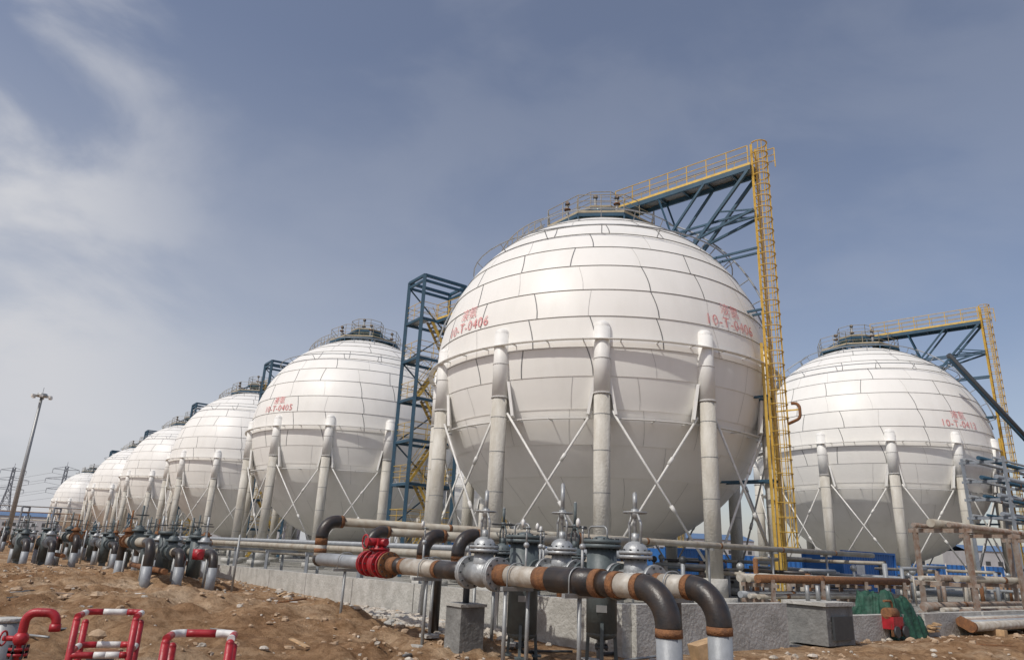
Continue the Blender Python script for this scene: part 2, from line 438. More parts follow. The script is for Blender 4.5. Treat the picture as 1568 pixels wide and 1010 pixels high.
def dirt(name,lows,mulc,amt):
    m=bpy.data.materials.new(name); m.use_nodes=True; nt=m.node_tree; n=nt.nodes; l=nt.links
    p=n['Principled BSDF']; p.inputs['Roughness'].default_value=.95; p.inputs['Specular IOR Level'].default_value=.15
    tc=n.new('ShaderNodeTexCoord')
    def nz(sc,det=8,ro=.65):
        q=n.new('ShaderNodeTexNoise'); q.inputs['Scale'].default_value=sc; q.inputs['Detail'].default_value=det; q.inputs['Roughness'].default_value=ro
        l.new(tc.outputs['Object'],q.inputs['Vector']); return q
    def ramp(src,els):
        r=n.new('ShaderNodeValToRGB'); 
        while len(r.color_ramp.elements)<len(els): r.color_ramp.elements.new(.5)
        for e,(po,c) in zip(r.color_ramp.elements,els): e.position=po; e.color=(*c,1)
        l.new(src,r.inputs['Fac']); return r
    a1=nz(.35); r1=ramp(a1.outputs['Fac'],lows)
    a2=nz(4,9,.7); r2=ramp(a2.outputs['Fac'],[(.38,mulc),(.58,(1,1,1))])
    mx=n.new('ShaderNodeMixRGB'); mx.blend_type='MULTIPLY'; mx.inputs[0].default_value=amt
    l.new(r1.outputs[0],mx.inputs[1]); l.new(r2.outputs[0],mx.inputs[2])
    l.new(mx.outputs[0],p.inputs['Base Color'])
    a3=nz(9,9,.75); bp=n.new('ShaderNodeBump'); bp.inputs['Strength'].default_value=1.; bp.inputs['Distance'].default_value=.10
    l.new(a3.outputs['Fac'],bp.inputs['Height']); l.new(bp.outputs[0],p.inputs['Normal'])
    return m
me.materials.append(dirt('dirt',[(.36,(.29,.165,.085)),(.5,(.42,.27,.155)),(.64,(.58,.43,.29))],(.50,.44,.38),.85))
me.materials.append(dirt('yard_paving',[(.36,(.30,.29,.26)),(.5,(.36,.35,.32)),(.66,(.42,.41,.37))],(.7,.7,.7),.6))
mi=[]
for (a_,b_,c_,d_) in fs:
    x,y,_=vs[a_]; r_=V((x,y,0))-W; mi.append(1 if (r_.dot(A)>0 and r_.dot(B)>0 and r_.dot(A)<260 and r_.dot(B)<75) else 0)
me.polygons.foreach_set('material_index',mi)
g=bpy.data.objects.new('ground',me); scene.collection.objects.link(g)

def rocks(name,items):
    mb=MB()
    for (x,y,r,mt) in items:
        c=V((x,y,gh(x,y)+r*.2)); sc=(random.uniform(.7,1.3),random.uniform(.7,1.3),random.uniform(.45,.8)); b=len(mb.v)
        mb.ball(c,r,mt,sc,6,4); s=random.random()*99
        for i in range(b,len(mb.v)):
            d=mb.v[i]-c; mb.v[i]=c+d*(1+.6*noise.noise(d/r*1.3+V((s,s,s))))
        for i in range(len(mb.sm)-24,len(mb.sm)): mb.sm[i]=False
    return mb.build(name)
it=[]
while len(it)<2800:
    x=random.uniform(-20,18); y=random.uniform(10,34); r_=V((x,y,0))-W
    if r_.dot(A)>-.1 and r_.dot(B)>-.1: continue
    if noise.noise(V((x*.5,y*.5,4)))<random.uniform(-.4,.3): continue
    it.append((x,y,min(.17,.022+random.expovariate(1/.024)),random.choice(('stone','stone','stone','stone','stone_white'))))
rocks('scattered_stones',it)
it=[]
for k in range(1100):
    t_=random.gauss(6.8,1.5); p=W+A*t_-B*(.25+abs(random.gauss(0,.6))); 
    it.append((p.x,p.y,random.uniform(.04,.13),random.choice(('stone_white','stone_white','stone_white','concrete'))))
rocks('rubble_heap',it)
# loose debris: offcut rods, planks and sacks lying on the dirt
mb=MB()
for k in range(70):
    x=random.uniform(-14,12); y=random.uniform(12,24); r_=V((x,y,0))-W
    if r_.dot(A)>-.3 and r_.dot(B)>-.3: continue
    a=random.uniform(0,6.28); L=random.uniform(.2,.9); d=V((math.cos(a),math.sin(a),random.uniform(-.05,.12))); p=V((x,y,gh(x,y)+.04))
    if k%3: mb.tube(p,p+d*L,random.uniform(.01,.03),random.choice(('rust','galv','dark_steel')),6)
    else: mb.beam(p,p+d*L,.08,.02,random.choice(('wood','white_paint','rusty_steel')))
mb.build('construction_debris')

# ------------------------------------------------------------ bund wall
mb=MB()
def wallseg(p,q,h0,h1,th=.24):
    d=(q-p).normalized(); nrm=V((-d.y,d.x,0)); b=len(mb.v)
    for P_,h in((p,h0),(q,h1)):
        for s in(-1,1):
            mb.v.append(P_+nrm*s*th/2-Z*.4); mb.v.append(P_+nrm*s*th/2+Z*h)
    for f in((0,4,5,1),(2,3,7,6),(1,5,7,3),(0,1,3,2),(4,6,7,5)): mb.face(tuple(b+i for i in f),'concrete')
hh=lambda t:max(.5,.86-.012*t)
t=0
while t<60:
    wallseg(W+A*(t+.01),W+A*(t+3.97),hh(t),hh(t+3.97)); t+=4
t=0
while t<5.0: wallseg(W+B*(t+.13),W+B*(t+2.5),.86,.86); t+=2.53
t=7.6
while t<34: wallseg(W+B*(t+.13),W+B*(t+3.9),.55,.55); t+=3.93
mb.build('concrete_bund_wall')
mb=MB()
c=W+B*6.4-A*.1
mb.box(c+Z*.4,1.15,1.0,.85,'concrete_dark',B,A); mb.box(c+Z*.86,1.3,1.1,.08,'concrete',B,A)
mb.box(c-A*.55+Z*.35,.8,.06,.5,'dark_steel',B,A)
for q in(-.45,0,.45): mb.tube(c+B*q+Z*.9,c+B*q+Z*1.25,.05,'galv',6)
mb.build('concrete_sump_box')

# ------------------------------------------------------------ foreground pipework
O1=V((1.55,9.8,1.35)); O2=O1+B*.97; O3=O1+B*1.9
def on1(t,z=0): return O1+A*t+Z*z
def on2(t,z=0): return O2+A*t+Z*z
def on3(t,z=0): return O3+A*t+Z*z
def weld(mb,p,d,r,w=.13): d=d.normalized(); mb.tube(p-d*w/2,p+d*w/2,r+.004,'rust',20)
r=.155
def line(f,segs,t_end):
    mb=MB()
    for a,b,m_,rr in segs:
        mb.tube(f(a),f(b),rr,m_,24)
        weld(mb,f(a),A,rr)
    e=f(t_end); pts=fillet([f(t_end+.46),e,e-Z*.46],.44,12)
    mb.path(pts,r+.008,'black_pipe',24); weld(mb,pts[0],A,r+.008,.1); weld(mb,e-Z*.50,Z,r+.008,.1)
    mb.tube(e-Z*.46,V((e.x,e.y,-.3)),r,'grey_pipe',24)
    return mb
mb=line(on1,[(-.40,.02,'bare_pipe',r),(.02,.35,'black_pipe',r+.012),(.35,1.35,'black_pipe',r+.03),(1.35,2.75,'bare_pipe',r),(3.6,4.6,'black_pipe',r),(4.6,5.9,'bare_pipe',r),(5.9,6.5,'black_pipe',r),(7.6,10.2,'grey_pipe',r*.95)],-.86)
weld(mb,on1(2.55),A,r+.006,.3); weld(mb,on1(6.3),A,r+.006,.3); weld(mb,on1(1.5),A,r+.006,.35)
mb.flange(on1(2.72),A,.27,'silver'); mb.flange(on1(3.6),A,.27,'silver'); mb.flange(on1(6.55),A,.26,'rust'); mb.flange(on1(7.6),A,.26,'red_paint')
mb.build('process_pipe')
mb=line(on2,[(-.40,.15,'bare_pipe',r),(.15,.5,'black_pipe',r),(.95,4.2,'bare_pipe',r*.95),(4.2,9.8,'grey_pipe',r*.9)],-.86)
mb.build('process_pipe')
mb=MB(); mb.tube(on3(1.0),on3(7.5),.12,'bare_pipe',16)
for q in(1,7.5): mb.path(fillet([on3(q),on3(q+(-.3 if q==1 else .3)),on3(q+(-.3 if q==1 else .3))-Z*1.5],.25),.12,'black_pipe',14)
for q in(1.4,2.4,4.4,6.): weld(mb,on3(q),A,.12,.15)
mb.build('process_pipe')

def valve(p,h=1.35,bm='silver',wheel=.2,wm='galv',s=1.0,ax=A,dome=True,name='gate_valve'):
    mb=MB(); p=V(p)
    mb.ball(p,.23*s,bm,(1,1,1.0),18,10)
    mb.tube(p-ax*.36*s,p+ax*.36*s,.18*s,bm,20)
    for q in(-1,1): mb.flange(p+ax*q*.38*s,ax,.27*s,bm,.06*s,10)
    mb.tube(p,p+Z*.34*s,.19*s,bm,18,.165*s)
    mb.flange(p+Z*.36*s,Z,.25*s,bm,.05*s,12); mb.flange(p+Z*.42*s,Z,.25*s,bm,.05*s,12)
    if dome: mb.ball(p+Z*.44*s,.19*s,bm,(1,1,.8),16,5,True)
    mb.tube(p+Z*.55*s,p+Z*.70*s,.055*s,bm,10)
    hy=.98*s
    for q in(-1,1):
        pts=fillet([p+ax*q*.11*s+Z*.56*s,p+ax*q*.12*s+Z*(hy-.15*s),p+ax*q*.05*s+Z*hy],.06*s,3)
        mb.path(pts,.021*s,bm,6)
    mb.tube(p+Z*(hy-.06*s),p+Z*(hy+.07*s),.06*s,bm,10)
    mb.tube(p+Z*.5*s,p+Z*h,.024*s,'galv',8); mb.tube(p+Z*(hy+.05*s),p+Z*(h-.02),.034*s,bm,8)
    wr=wheel*s; zc=p+Z*(hy+.02*s)
    mb.ring(zc,wr,Z,.015*s,wm,24,6)
    for k in range(4):
        a=math.pi*k/2+.5; mb.tube(zc,zc+V((math.cos(a),math.sin(a),0))*wr,.012*s,wm,5)
    return mb.build(name)
valve(on1(3.16),1.36,wheel=.17)
valve(on2(2.28)+Z*.02,1.5,wheel=.17)
valve(on2(.6),1.30,wheel=.17)
valve(on3(3.0),1.3,'teal_paint',.25,'dark_steel',.85)
valve(on3(5.25),1.25,'teal_paint',.27,'dark_steel',.9)
for q in(on1(2.0),on2(2.85),on1(.7),on1(5.2),on3(3.9)):
    mb=MB(); mb.tube(q,q+Z*.45,.022,'galv',6); mb.ball(q+Z*.47,.045,'silver'); mb.tube(q+Z*.47,q+Z*.75,.016,'galv',6); mb.ring(q+Z*.72,.06,Z,.01,'dark_steel',12,5)
    mb.ball(q+Z*.8+A*.1,.065,'white_paint',(.5,1,1)); mb.build('vent_valve')

def strainer(p,zb,zt,rr=.235):
    mb=MB(); p=V((p.x,p.y,0)); m_='teal_paint'
    mb.ball(p+Z*(zb+.1),rr,m_,(1,1,.45),20,8)
    mb.tube(p+Z*(zb+.1),p+Z*zt,rr,m_,24)
    mb.flange(p+Z*zt,Z,rr*1.3,m_,.06,14); mb.flange(p+Z*(zt+.07),Z,rr*1.3,m_,.06,14)
    mb.ball(p+Z*(zt+.1),rr*.6,m_,(1,1,.4),14,5,True)
    mb.path(fillet([p+A*.3+Z*(zt+.05),p+A*.3+Z*(zt+.3),p-A*.12+Z*(zt+.3),p-A*.12+Z*(zt+.1)],.08,4),.016,'galv',6)
    mb.tube(p+Z*(zb-.12),p+Z*zb,.05,'dark_steel',8); mb.flange(p+Z*(zb-.1),Z,.1,'dark_steel',.04,6)
    mb.path(fillet([p+Z*(zb-.12),p+Z*(zb-.2),p+B*.3+Z*(zb-.2),p+B*.3-Z*.1],.05,3),.03,'dark_steel',6)
    for k in range(3):
        a=2*math.pi*k/3+.4; d=V((math.cos(a),math.sin(a),0)); q=p+d*rr*.95
        mb.beam(q+Z*(zb+.25),q+d*.05-Z*.1,.05,.05,m_); mb.box(q+d*.05+Z*.02,.16,.16,.03,m_)
    for q in(-1,1):
        c=p+Z*1.35; mb.tube(c,c+A*q*.42,.16,m_,18); mb.flange(c+A*q*.42,A,.26,m_)
    n=-p; n.z=0; n.normalize()
    mb.box(p+n*(rr+.006)+Z*.95,.16,.012,.1,'galv',V((-n.y,n.x,0)),n)
    return mb.build('basket_strainer')
strainer(on2(3.3),.28,1.9,.26)
strainer(on2(1.32),.50,1.85,.235)

mb=MB(); p=on1(7.07); m_='red_paint'
mb.ball(p,.25,m_,(1,1,1)); mb.tube(p-A*.42,p+A*.42,.19,m_,18)
for q in(-.42,.42,-.2,.2): mb.flange(p+A*q,A,.27,m_,.05)
mb.tube(p,p+Z*.38,.15,m_,16); mb.flange(p+Z*.3,Z,.22,m_,.05,8)
mb.box(p+Z*.45,.3,.24,.14,m_,A,B); mb.tube(p+Z*.44,p+Z*.44-B*.32,.08,m_,12); mb.ring(p+Z*.44-B*.34,.14,B,.018,m_,20)
mb.tube(p+Z*.44-A*.28,p+Z*.44+A*.28,.07,m_,12)
mb.build('red_actuated_valve')

for q,h,f in((2.2,0,on1),(5.0,0,on1),(.75,0,on1),(8.7,0,on1),(4.5,0,on2),(6.4,0,on2),(-.1,0,on2),(2.6,0,on3),(4.8,0,on3)):
    mb=MB(); p=f(q); b=V((p.x,p.y,-.1)); 
    for s in(-.22,.22) if q in(2.2,4.5,2.6) else (0,):
        mb.tube(b+B*s,p+B*s-Z*.2,.032,'galv',8)
    mb.beam(p-B*.3-Z*.19,p+B*.3-Z*.19,.07,.06,'galv'); mb.box(V((p.x,p.y,.0)),.3,.3,.06,'concrete',A,B)
    mb.path(fillet([p-B*.2-Z*.2,p-B*.2+Z*.19,p+B*.2+Z*.19,p+B*.2-Z*.2],.17,5),.012,'galv',5)
    mb.build('pipe_support')
mb=MB(); p=V((-.62,13.5,0)); mb.box(p+Z*.36,.5,.5,.78,'concrete_dark',B,A); mb.box(p+Z*.77,.56,.56,.05,'concrete',B,A); mb.tube(p+Z*.8,p+Z*1.25,.06,'dark_steel',8); mb.box(p+Z*1.25,.2,.14,.2,'dark_steel',B,A)
mb.build('control_pedestal')

def riser(p0,zt,L,rr=.14,m0='bare_pipe',drop=True):
    mb=MB(); x,y=p0.x,p0.y; p=V((x,y,zt))
    pts=fillet([V((x,y,zt-.42)),p,p+B*.42],.36,10)
    mb.tube(V((x,y,p0.z-.02)),V((x,y,zt-.42)),rr,m0,18); mb.ball(V((x,y,p0.z)),rr*1.15,'black_pipe'); mb.path(pts,rr+.006,'black_pipe',18)
    weld(mb,V((x,y,zt-.47)),Z,rr,.22); weld(mb,p+B*.45,B,rr,.12); weld(mb,V((x,y,p0.z+.2)),Z,rr,.1)
    mb.tube(p+B*.42,p+B*L,rr*.72,'long_pipe',16)
    k=3
    while k<L:
        q=p+B*k; mb.tube(V((q.x,q.y,-.1)),q-Z*.12,.045,'galv',6); mb.beam(q-A*.25-Z*.14,q+A*.25-Z*.14,.07,.07,'galv')
        if int(k)%2: weld(mb,q+B*.7,B,rr*.72,.1)
        k+=4
    mb.build('riser_pipe')
riser(on1(10.3),2.26,27,.15)
riser(on2(9.6),2.06,5.5,.14)
riser(on2(6.9),1.98,4.2,.14)
riser(on2(5.5),2.0,3.2,.13,'grey_pipe')
riser(V((1.5,17.9,.3)),2.1,2.2,.15,'rust')

mb=MB()
for off_,z_,rr,m_ in((1.2,1.55,.13,'long_pipe'),(1.9,1.75,.10,'grey_pipe'),(2.5,1.45,.16,'long_pipe'),(3.2,1.2,.12,'bare_pipe')):
    s=W+B*off_+A*2; mb.tube(s+Z*z_,s+A*150+Z*z_,rr,m_,10)
k=4
while k<150:
    s=W+A*k
    for q in(1.0,3.5): mb.beam(s+B*q-Z*.1,s+B*q+Z*1.3,.12,.12,'grey_pipe')
    mb.beam(s+B*.9+Z*1.3,s+B*3.6+Z*1.3,.12,.12,'grey_pipe'); k+=5
mb.build('pipe_rack')

def station():
    mb=MB()
    def pot(x,y,zb=.3,zt=1.7,rr=.25,m_='teal_paint'):
        p=V((x,y,0)); mb.tube(p+Z*zb,p+Z*zt,rr,m_,14); mb.ball(p+Z*zb,rr,m_,(1,1,.5),12,6); mb.tube(p+Z*zt,p+Z*(zt+.12),rr*1.35,m_,14); mb.beam(p,p+Z*zb,.3,.3,m_)
    def vlv(x,y,m_='silver',s=1.,z=1.2):
        p=V((x,y,z)); mb.ball(p,.24*s,m_,(1,1,1),10,6); mb.tube(p-V((.4*s,0,0)),p+V((.4*s,0,0)),.2*s,m_,10)
        for q in(-.4,.4): mb.tube(p+V((q*s-.03,0,0)),p+V((q*s+.03,0,0)),.28*s,m_,12)
        mb.tube(p,p+Z*.4*s,.17*s,m_,10); mb.tube(p+Z*.36*s,p+Z*.44*s,.26*s,m_,12); mb.ball(p+Z*.44*s,.18*s,m_,(1,1,.8),10,4,True)
        mb.tube(p+Z*.5*s,p+Z*1.3*s,.04*s,m_,6)
        for q in(-.12,.12): mb.tube(p+V((q*s,0,.5*s)),p+V((q*s*.4,0,.95*s)),.025*s,m_,5)
        mb.ring(p+Z*.95*s,.22*s,Z,.02,'dark_steel',16,5)
    for yy,z in((0,1.2),(1.1,1.2),(2.1,1.5)):
        mb.path(fillet([V((-2.4,yy,-.3)),V((-2.4,yy,z)),V((3.2,yy,z)),V((3.2,yy,-.3))],.4,6),.16,'black_pipe',12)
        mb.tube((-1.5,yy,z),(2.,yy,z),.165,'long_pipe',12)
        for q in(-2.4,3.2): mb.tube((q,yy,-.2),(q,yy,.75),.165,'grey_pipe',12)
    vlv(-.8,0);vlv(1.5,0,'teal_paint');vlv(-.8,1.1,'teal_paint');vlv(1.6,1.1); vlv(2.4,2.1,'rust',.9,1.5); vlv(.3,2.1,'teal_paint',1,1.5)
    mb.tube((-2.2,.5,1.0),(-2.2,.5,1.35),.2,'red_paint',12); mb.tube((-2.5,.5,1.15),(-1.9,.5,1.15),.12,'red_paint',12)
    pot(.3,0);pot(.4,1.1,.3,1.8)
    for x in(-1.5,2.2):
        for y in(0,1.1,2.1): mb.tube((x,y,-.2),(x,y,1.1),.05,'galv',6)
    mb.tube((-2.8,1.6,.6),(3.6,1.6,.6),.1,'rust',8); mb.tube((-3,-.6,1.9),(-3,-.6,0),.04,'galv',6)
    return mb
st=station().build('valve_station',(-11.6,28.0,0),math.atan2(A.y,A.x))
for x,y in((-16.8,34.6),(-22.5,41.5),(-29,49.5),(-36,58.5),(-43,67),(-50,77),(-25.5,38.8),(-33,46),(-42,55)):
    inst(st,'valve_station',(x,y,0),math.atan2(A.y,A.x)+random.uniform(-.05,.05)+random.choice((0,math.pi)))

# ------------------------------------------------------------ left foreground
def barrier(x,y,rz,w,d,h,name='pipe_barrier'):
    mb=MB()
    def hoop(pts,rr=.030):
        P=fillet(pts,.09,5)
        seq=[]
        for a,b in zip(P[:-1],P[1:]):
            L=(b-a).length; k=max(1,int(L/.05))
            for i in range(k): seq.append((a.lerp(b,i/k),a.lerp(b,(i+1)/k)))
        tot=0;cur=random.randint(0,1)
        pts_=[seq[0][0]]
        for a,b in seq:
            pts_.append(b); tot+=(b-a).length
            if tot>.17:
                mb.path(pts_,rr,'red_paint' if cur%2==0 else 'white_paint',12); pts_=[b]; tot=0; cur+=1
        if len(pts_)>1: mb.path(pts_,rr,'red_paint' if cur%2==0 else 'white_paint',12)
    w2,d2=w/2,d/2
    for zz in(h,h*.68,h*.36):
        hoop([V((-w2,-d2,zz)),V((-w2,d2,zz)),V((w2,d2,zz)),V((w2,-d2,zz))])
        if zz<h: hoop([V((-w2,-d2,zz-.03)),V((w2*.2,-d2,zz-.03)),V((w2*.9,-d2,zz-.03))])
    for px,py in((-w2,-d2),(w2,-d2),(-w2,d2-.0),(w2,d2)):
        mb.tube((px*1.0,py,-.05),(px,py,h-.03 if py<0 else h-.1),.032,'red_paint',12); mb.ball((px,py,h-.03 if py<0 else h-.1),.032,'red_paint')
    mb.build(name,(x,y,0),rz)
barrier(-3.83,7.45,RAD(20),.50,.5,.955)
barrier(-2.34,6.0,RAD(15),.46,.36,.97)
mb=MB(); p=V((-4.66,7.45,0))
P=fillet([p-Z*.1,p+Z*.94,p+V((.27,.06,.94)),p+V((.27,.06,.82))],.09,6)
mb.path(P,.042,'red_paint',16); mb.tube(p+V((.27,.06,.84)),p+V((.27,.06,.77)),.052,'red_paint',14)
for z_ in(.56,.61): mb.flange(p+Z*z_,Z,.085,'red_paint',.025,6)
mb.ball(p+Z*.70,.07,'red_paint'); mb.tube(p+V((-.0,0,.70)),p+V((-.16,-.02,.70)),.025,'red_paint',8); mb.ring(p+V((-.16,-.02,.70)),.065,V((1,.1,0)),.010,'red_paint',16,5)
mb.build('fire_hydrant_standpipe')
mb=MB(); p=V((-5.32,8.2,0)); mb.tube(p-Z*.1,p+Z*.76,.13,'galv',20); mb.tube(p+Z*.76,p+Z*.80,.14,'concrete',20); mb.tube(p+Z*.2,p+Z*.24,.14,'rust',20); mb.build('pipe_stub')
mb=MB(); p=V((-4.45,8.6,0)); mb.tube(p-Z*.1,p+Z*.42,.14,'concrete_dark',16); mb.tube(p+Z*.42,p+Z*.46,.18,'rust',16); mb.build('pipe_stub')

# ------------------------------------------------------------ right side: tarp, machine, racks
mb=MB(); c=V((10.7,20.6,0)); nu,nv=44,34; b=len(mb.v)
for j in range(nv+1):
    for i in range(nu+1):
        u=(i/nu-.5)*2;w=(j/nv-.5)*2; q=max(abs(u),abs(w))
        hgt=1.0*(1-max(0,(q-.62)/.38)**1.3)*(1-.15*u)+.22*noise.noise(V((u*2.6,w*3,2)))+.12*noise.noise(V((u*7,w*5,5)))+.05*noise.noise(V((u*16,w*14,5)))
        x=u*.95+.12*noise.noise(V((w*6,u*6,1)));y=w*.65+.1*noise.noise(V((u*5,w*3,8)))
        mb.v.append(c+B*x+A*y+Z*max(-.05,hgt+gh(c.x+x,c.y+y)))
for j in range(nv):
    for i in range(nu): k=b+j*(nu+1)+i; mb.face((k,k+1,k+nu+2,k+nu+1),'tarp',True)
mb.build('green_tarpaulin')
mb=MB(); p=V((10.25,19.5,.05)); m_='red_paint'
mb.box(p+Z*.32,.5,.35,.3,m_,B,A); mb.tube(p+Z*.55-B*.25,p+Z*.55+B*.2,.14,'rust',14); mb.tube(p+Z*.3+B*.2,p+Z*.3+B*.45,.12,'dark_steel',12)
for q in(-.22,.22):
    mb.tube(p+B*q-A*.25+Z*.12,p+B*q-A*.2+Z*.12,.14,'dark_steel',14); mb.beam(p+B*q-A*.1,p+B*q-A*.1+Z*.3,.05,.05,'rust')
mb.path(fillet([p+B*.1+Z*.5,p+B*.1+Z*.85,p-B*.3+Z*.85],.08,4),.03,'rust',8)
mb.build('portable_generator')
mb=MB(); c=V((12.0,20.7,.05))
for k in range(6): mb.beam(c+B*(k*.09)+Z*(.05+.08*(k%3)),c+B*(k*.12+.3)+A*1.1+Z*(.1+.3*(k%2)),.14,.04,'wood')
mb.build('timber_offcuts')
mb=MB(); c=V((3.55,13.0,.1)); mb.box(c+Z*.1,.42,.32,.36,'wood',V((.9,.3,.25)).normalized(),V((-.3,.95,0)).normalized(),V((-.24,-.07,.97)).normalized()); mb.build('wooden_block')

def rack(name,s,L,levels,wid,H,step=4,d=B,e=A,pm=('long_pipe','bare_pipe','grey_pipe','rust'),fm='grey_pipe',ft=.16):
    mb=MB(); k=0; s=V(s)
    while k<=L:
        for q in(0,wid): mb.beam(s+d*k+e*q-Z*.1,s+d*k+e*q+Z*H,ft,ft,fm)
        for z_ in levels: mb.beam(s+d*k-e*.2+Z*z_,s+d*k+e*(wid+.2)+Z*z_,ft*.8,ft,fm)
        k+=step
    i=0
    for z_ in levels:
        for q in(.15,.5,.85):
            rr=random.choice((.08,.11,.14)); mb.tube(s-d*.6+e*wid*q+Z*(z_+.08+rr),s+d*(L+.6)+e*wid*q+Z*(z_+.08+rr),rr,pm[i%len(pm)],10)
            weld(mb,s+d*(1+i*.7)+e*wid*q+Z*(z_+.08+rr),d,rr,.2); i+=1
    return mb.build(name)
rack('pipe_rack',(15.2,23.6,0),24,[.35,1.3,3.0],1.6,3.1,4,pm=('rusty_steel','bare_pipe','rusty_steel','long_pipe'),fm='rusty_steel',ft=.13)
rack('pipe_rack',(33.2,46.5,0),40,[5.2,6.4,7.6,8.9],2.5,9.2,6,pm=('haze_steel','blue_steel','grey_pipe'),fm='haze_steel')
rack('pipe_rack',(9,24.4,0),9,[.5,1.0],1.0,1.2,3,fm='rusty_steel',ft=.12)
mb=MB()
for k in range(5):
    s=V((13.2+.12*k,20.9+.33*k,.25+.02*k)); mb.tube(s,s+B*9,.13,('bare_pipe','grey_pipe','rusty_steel')[k%3],14)
    mb.tube(s-B*.02,s+B*.1,.145,'rust',14)
for k in range(3): mb.beam(V((14.5+3*k,21.4+2.1*k,.08)),V((13.7+3*k,23.2+2.1*k,.08)),.15,.18,'wood')
mb.build('stacked_pipes')
mb=MB(); a_=V((32.9,50,17.2)); b_=V((44.5,54,7.0))
mb.tube(a_,b_,.2,'dark_steel',12); mb.beam(a_-Z*.35,b_-Z*.35,.15,.15,'blue_steel')
mb.tube(b_,V((b_.x,b_.y,0)),.2,'blue_steel',8); mb.build('inclined_pipe')
mb=MB()
for k in range(110):
    x=random.uniform(6,36); y=random.uniform(.75,1.0)*x*.5+24+random.uniform(0,12)
    p=V((x,y,0)); h=random.uniform(.6,2.0)
    mb.tube(p,p+Z*h,random.uniform(.04,.12),random.choice(('grey_pipe','bare_pipe','rust','rusty_steel')),8)
    if k%2: 
        d=random.choice((A,B)); mb.tube(p+Z*h,p+d*random.uniform(1.5,5)+Z*h,.08,random.choice(('grey_pipe','long_pipe','black_pipe')),8)
    else: mb.ball(p+Z*h,.16,random.choice(('dark_steel','silver','blue_sheet')))
mb.build('yard_pipework')
mb=MB(); s=V((-10,92,0)); e=V((150,112,0)); d=(e-s).normalized(); nn=V((-d.y,d.x,0)); L=(e-s).length; k=0;b=len(mb.v);q=0
while k<L:
    o_=nn*(.06 if q%2 else -.06)
    mb.v.append(s+d*k+o_); mb.v.append(s+d*k+o_+Z*2.6); k+=.35; q+=1
for i in range(q-1): mb.face((b+2*i,b+2*i+2,b+2*i+3,b+2*i+1),'blue_sheet')
k=0
while k<L: mb.beam(s+d*k,s+d*k+Z*2.75,.1,.16,'white_paint'); k+=3
mb.build('blue_site_fence')
def container(x,y,rz,m_):
    mb=MB(); b=len(mb.v)
    for i in range(41):
        xx=-3+6*i/40; yy=-1.22+(.04 if i%2 else 0); mb.v+= [V((xx,yy,.15)),V((xx,yy,2.5))]
    for i in range(40): mb.face((b+2*i,b+2*i+2,b+2*i+3,b+2*i+1),m_)
    mb.box((0,.02,1.32),5.98,2.36,2.34,m_); 
    for xx in(-3,3):
        for yy in(-1.2,1.2): mb.box((xx,yy,1.3),.14,.14,2.6,m_)
    mb.box((0,-1.22,2.55),6.1,.12,.12,m_); mb.box((0,-1.22,.1),6.1,.12,.14,m_); mb.box((-1.2,-1.25,1.5),.9,.03,.7,'white_paint'); mb.box((1.4,-1.25,1.15),.85,.03,2.0,'dark_steel')
    mb.build('shipping_container',(x,y,0),rz)
container(21,44,RAD(36),'blue_sheet'); container(14.5,60,RAD(36),'blue_sheet'); container(46,60,RAD(20),'blue_sheet'); container(50,52,RAD(20),'blue_sheet')

# ------------------------------------------------------------ far left: mast light, pylons, racks, sheds
mb=MB(); mb.tube((0,0,0),(0,0,18),.30,'galv',12,.16); mb.tube((0,0,17.8),(0,0,18.2),.55,'galv',12); mb.ring((0,0,17.9),.9,Z,.06,'galv',20)
for k in range(6):
    a=k*math.pi/3; d=V((math.cos(a),math.sin(a),0)); mb.beam(Z*17.95,d*.9+Z*17.95,.08,.08,'galv'); mb.box(d*1.05+Z*17.8,.4,.3,.3,'white_paint',V((-d.y,d.x,0)),d)
mb.tube((0,0,18),(0,0,19),.03,'galv',5)
mb.build('mast_light',(-58.6,86.5,0))
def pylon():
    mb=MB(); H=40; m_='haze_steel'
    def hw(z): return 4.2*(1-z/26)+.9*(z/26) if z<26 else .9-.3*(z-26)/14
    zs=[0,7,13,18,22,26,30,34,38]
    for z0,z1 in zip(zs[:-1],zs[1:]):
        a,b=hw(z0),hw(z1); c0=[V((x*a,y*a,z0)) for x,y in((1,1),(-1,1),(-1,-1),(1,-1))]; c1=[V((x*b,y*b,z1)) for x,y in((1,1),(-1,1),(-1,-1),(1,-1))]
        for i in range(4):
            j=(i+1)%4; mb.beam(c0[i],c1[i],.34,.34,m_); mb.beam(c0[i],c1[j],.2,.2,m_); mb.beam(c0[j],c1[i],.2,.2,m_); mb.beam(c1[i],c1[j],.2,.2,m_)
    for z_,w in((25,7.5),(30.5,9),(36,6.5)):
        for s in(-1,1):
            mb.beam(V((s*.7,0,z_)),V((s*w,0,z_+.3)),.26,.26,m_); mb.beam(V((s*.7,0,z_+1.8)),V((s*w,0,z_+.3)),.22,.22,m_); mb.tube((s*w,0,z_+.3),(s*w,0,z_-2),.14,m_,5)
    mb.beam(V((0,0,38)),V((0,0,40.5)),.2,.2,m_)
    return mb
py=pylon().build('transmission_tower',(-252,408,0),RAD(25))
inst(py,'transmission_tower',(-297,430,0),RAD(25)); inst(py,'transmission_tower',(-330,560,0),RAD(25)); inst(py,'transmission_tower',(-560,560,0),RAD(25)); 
mb=MB()
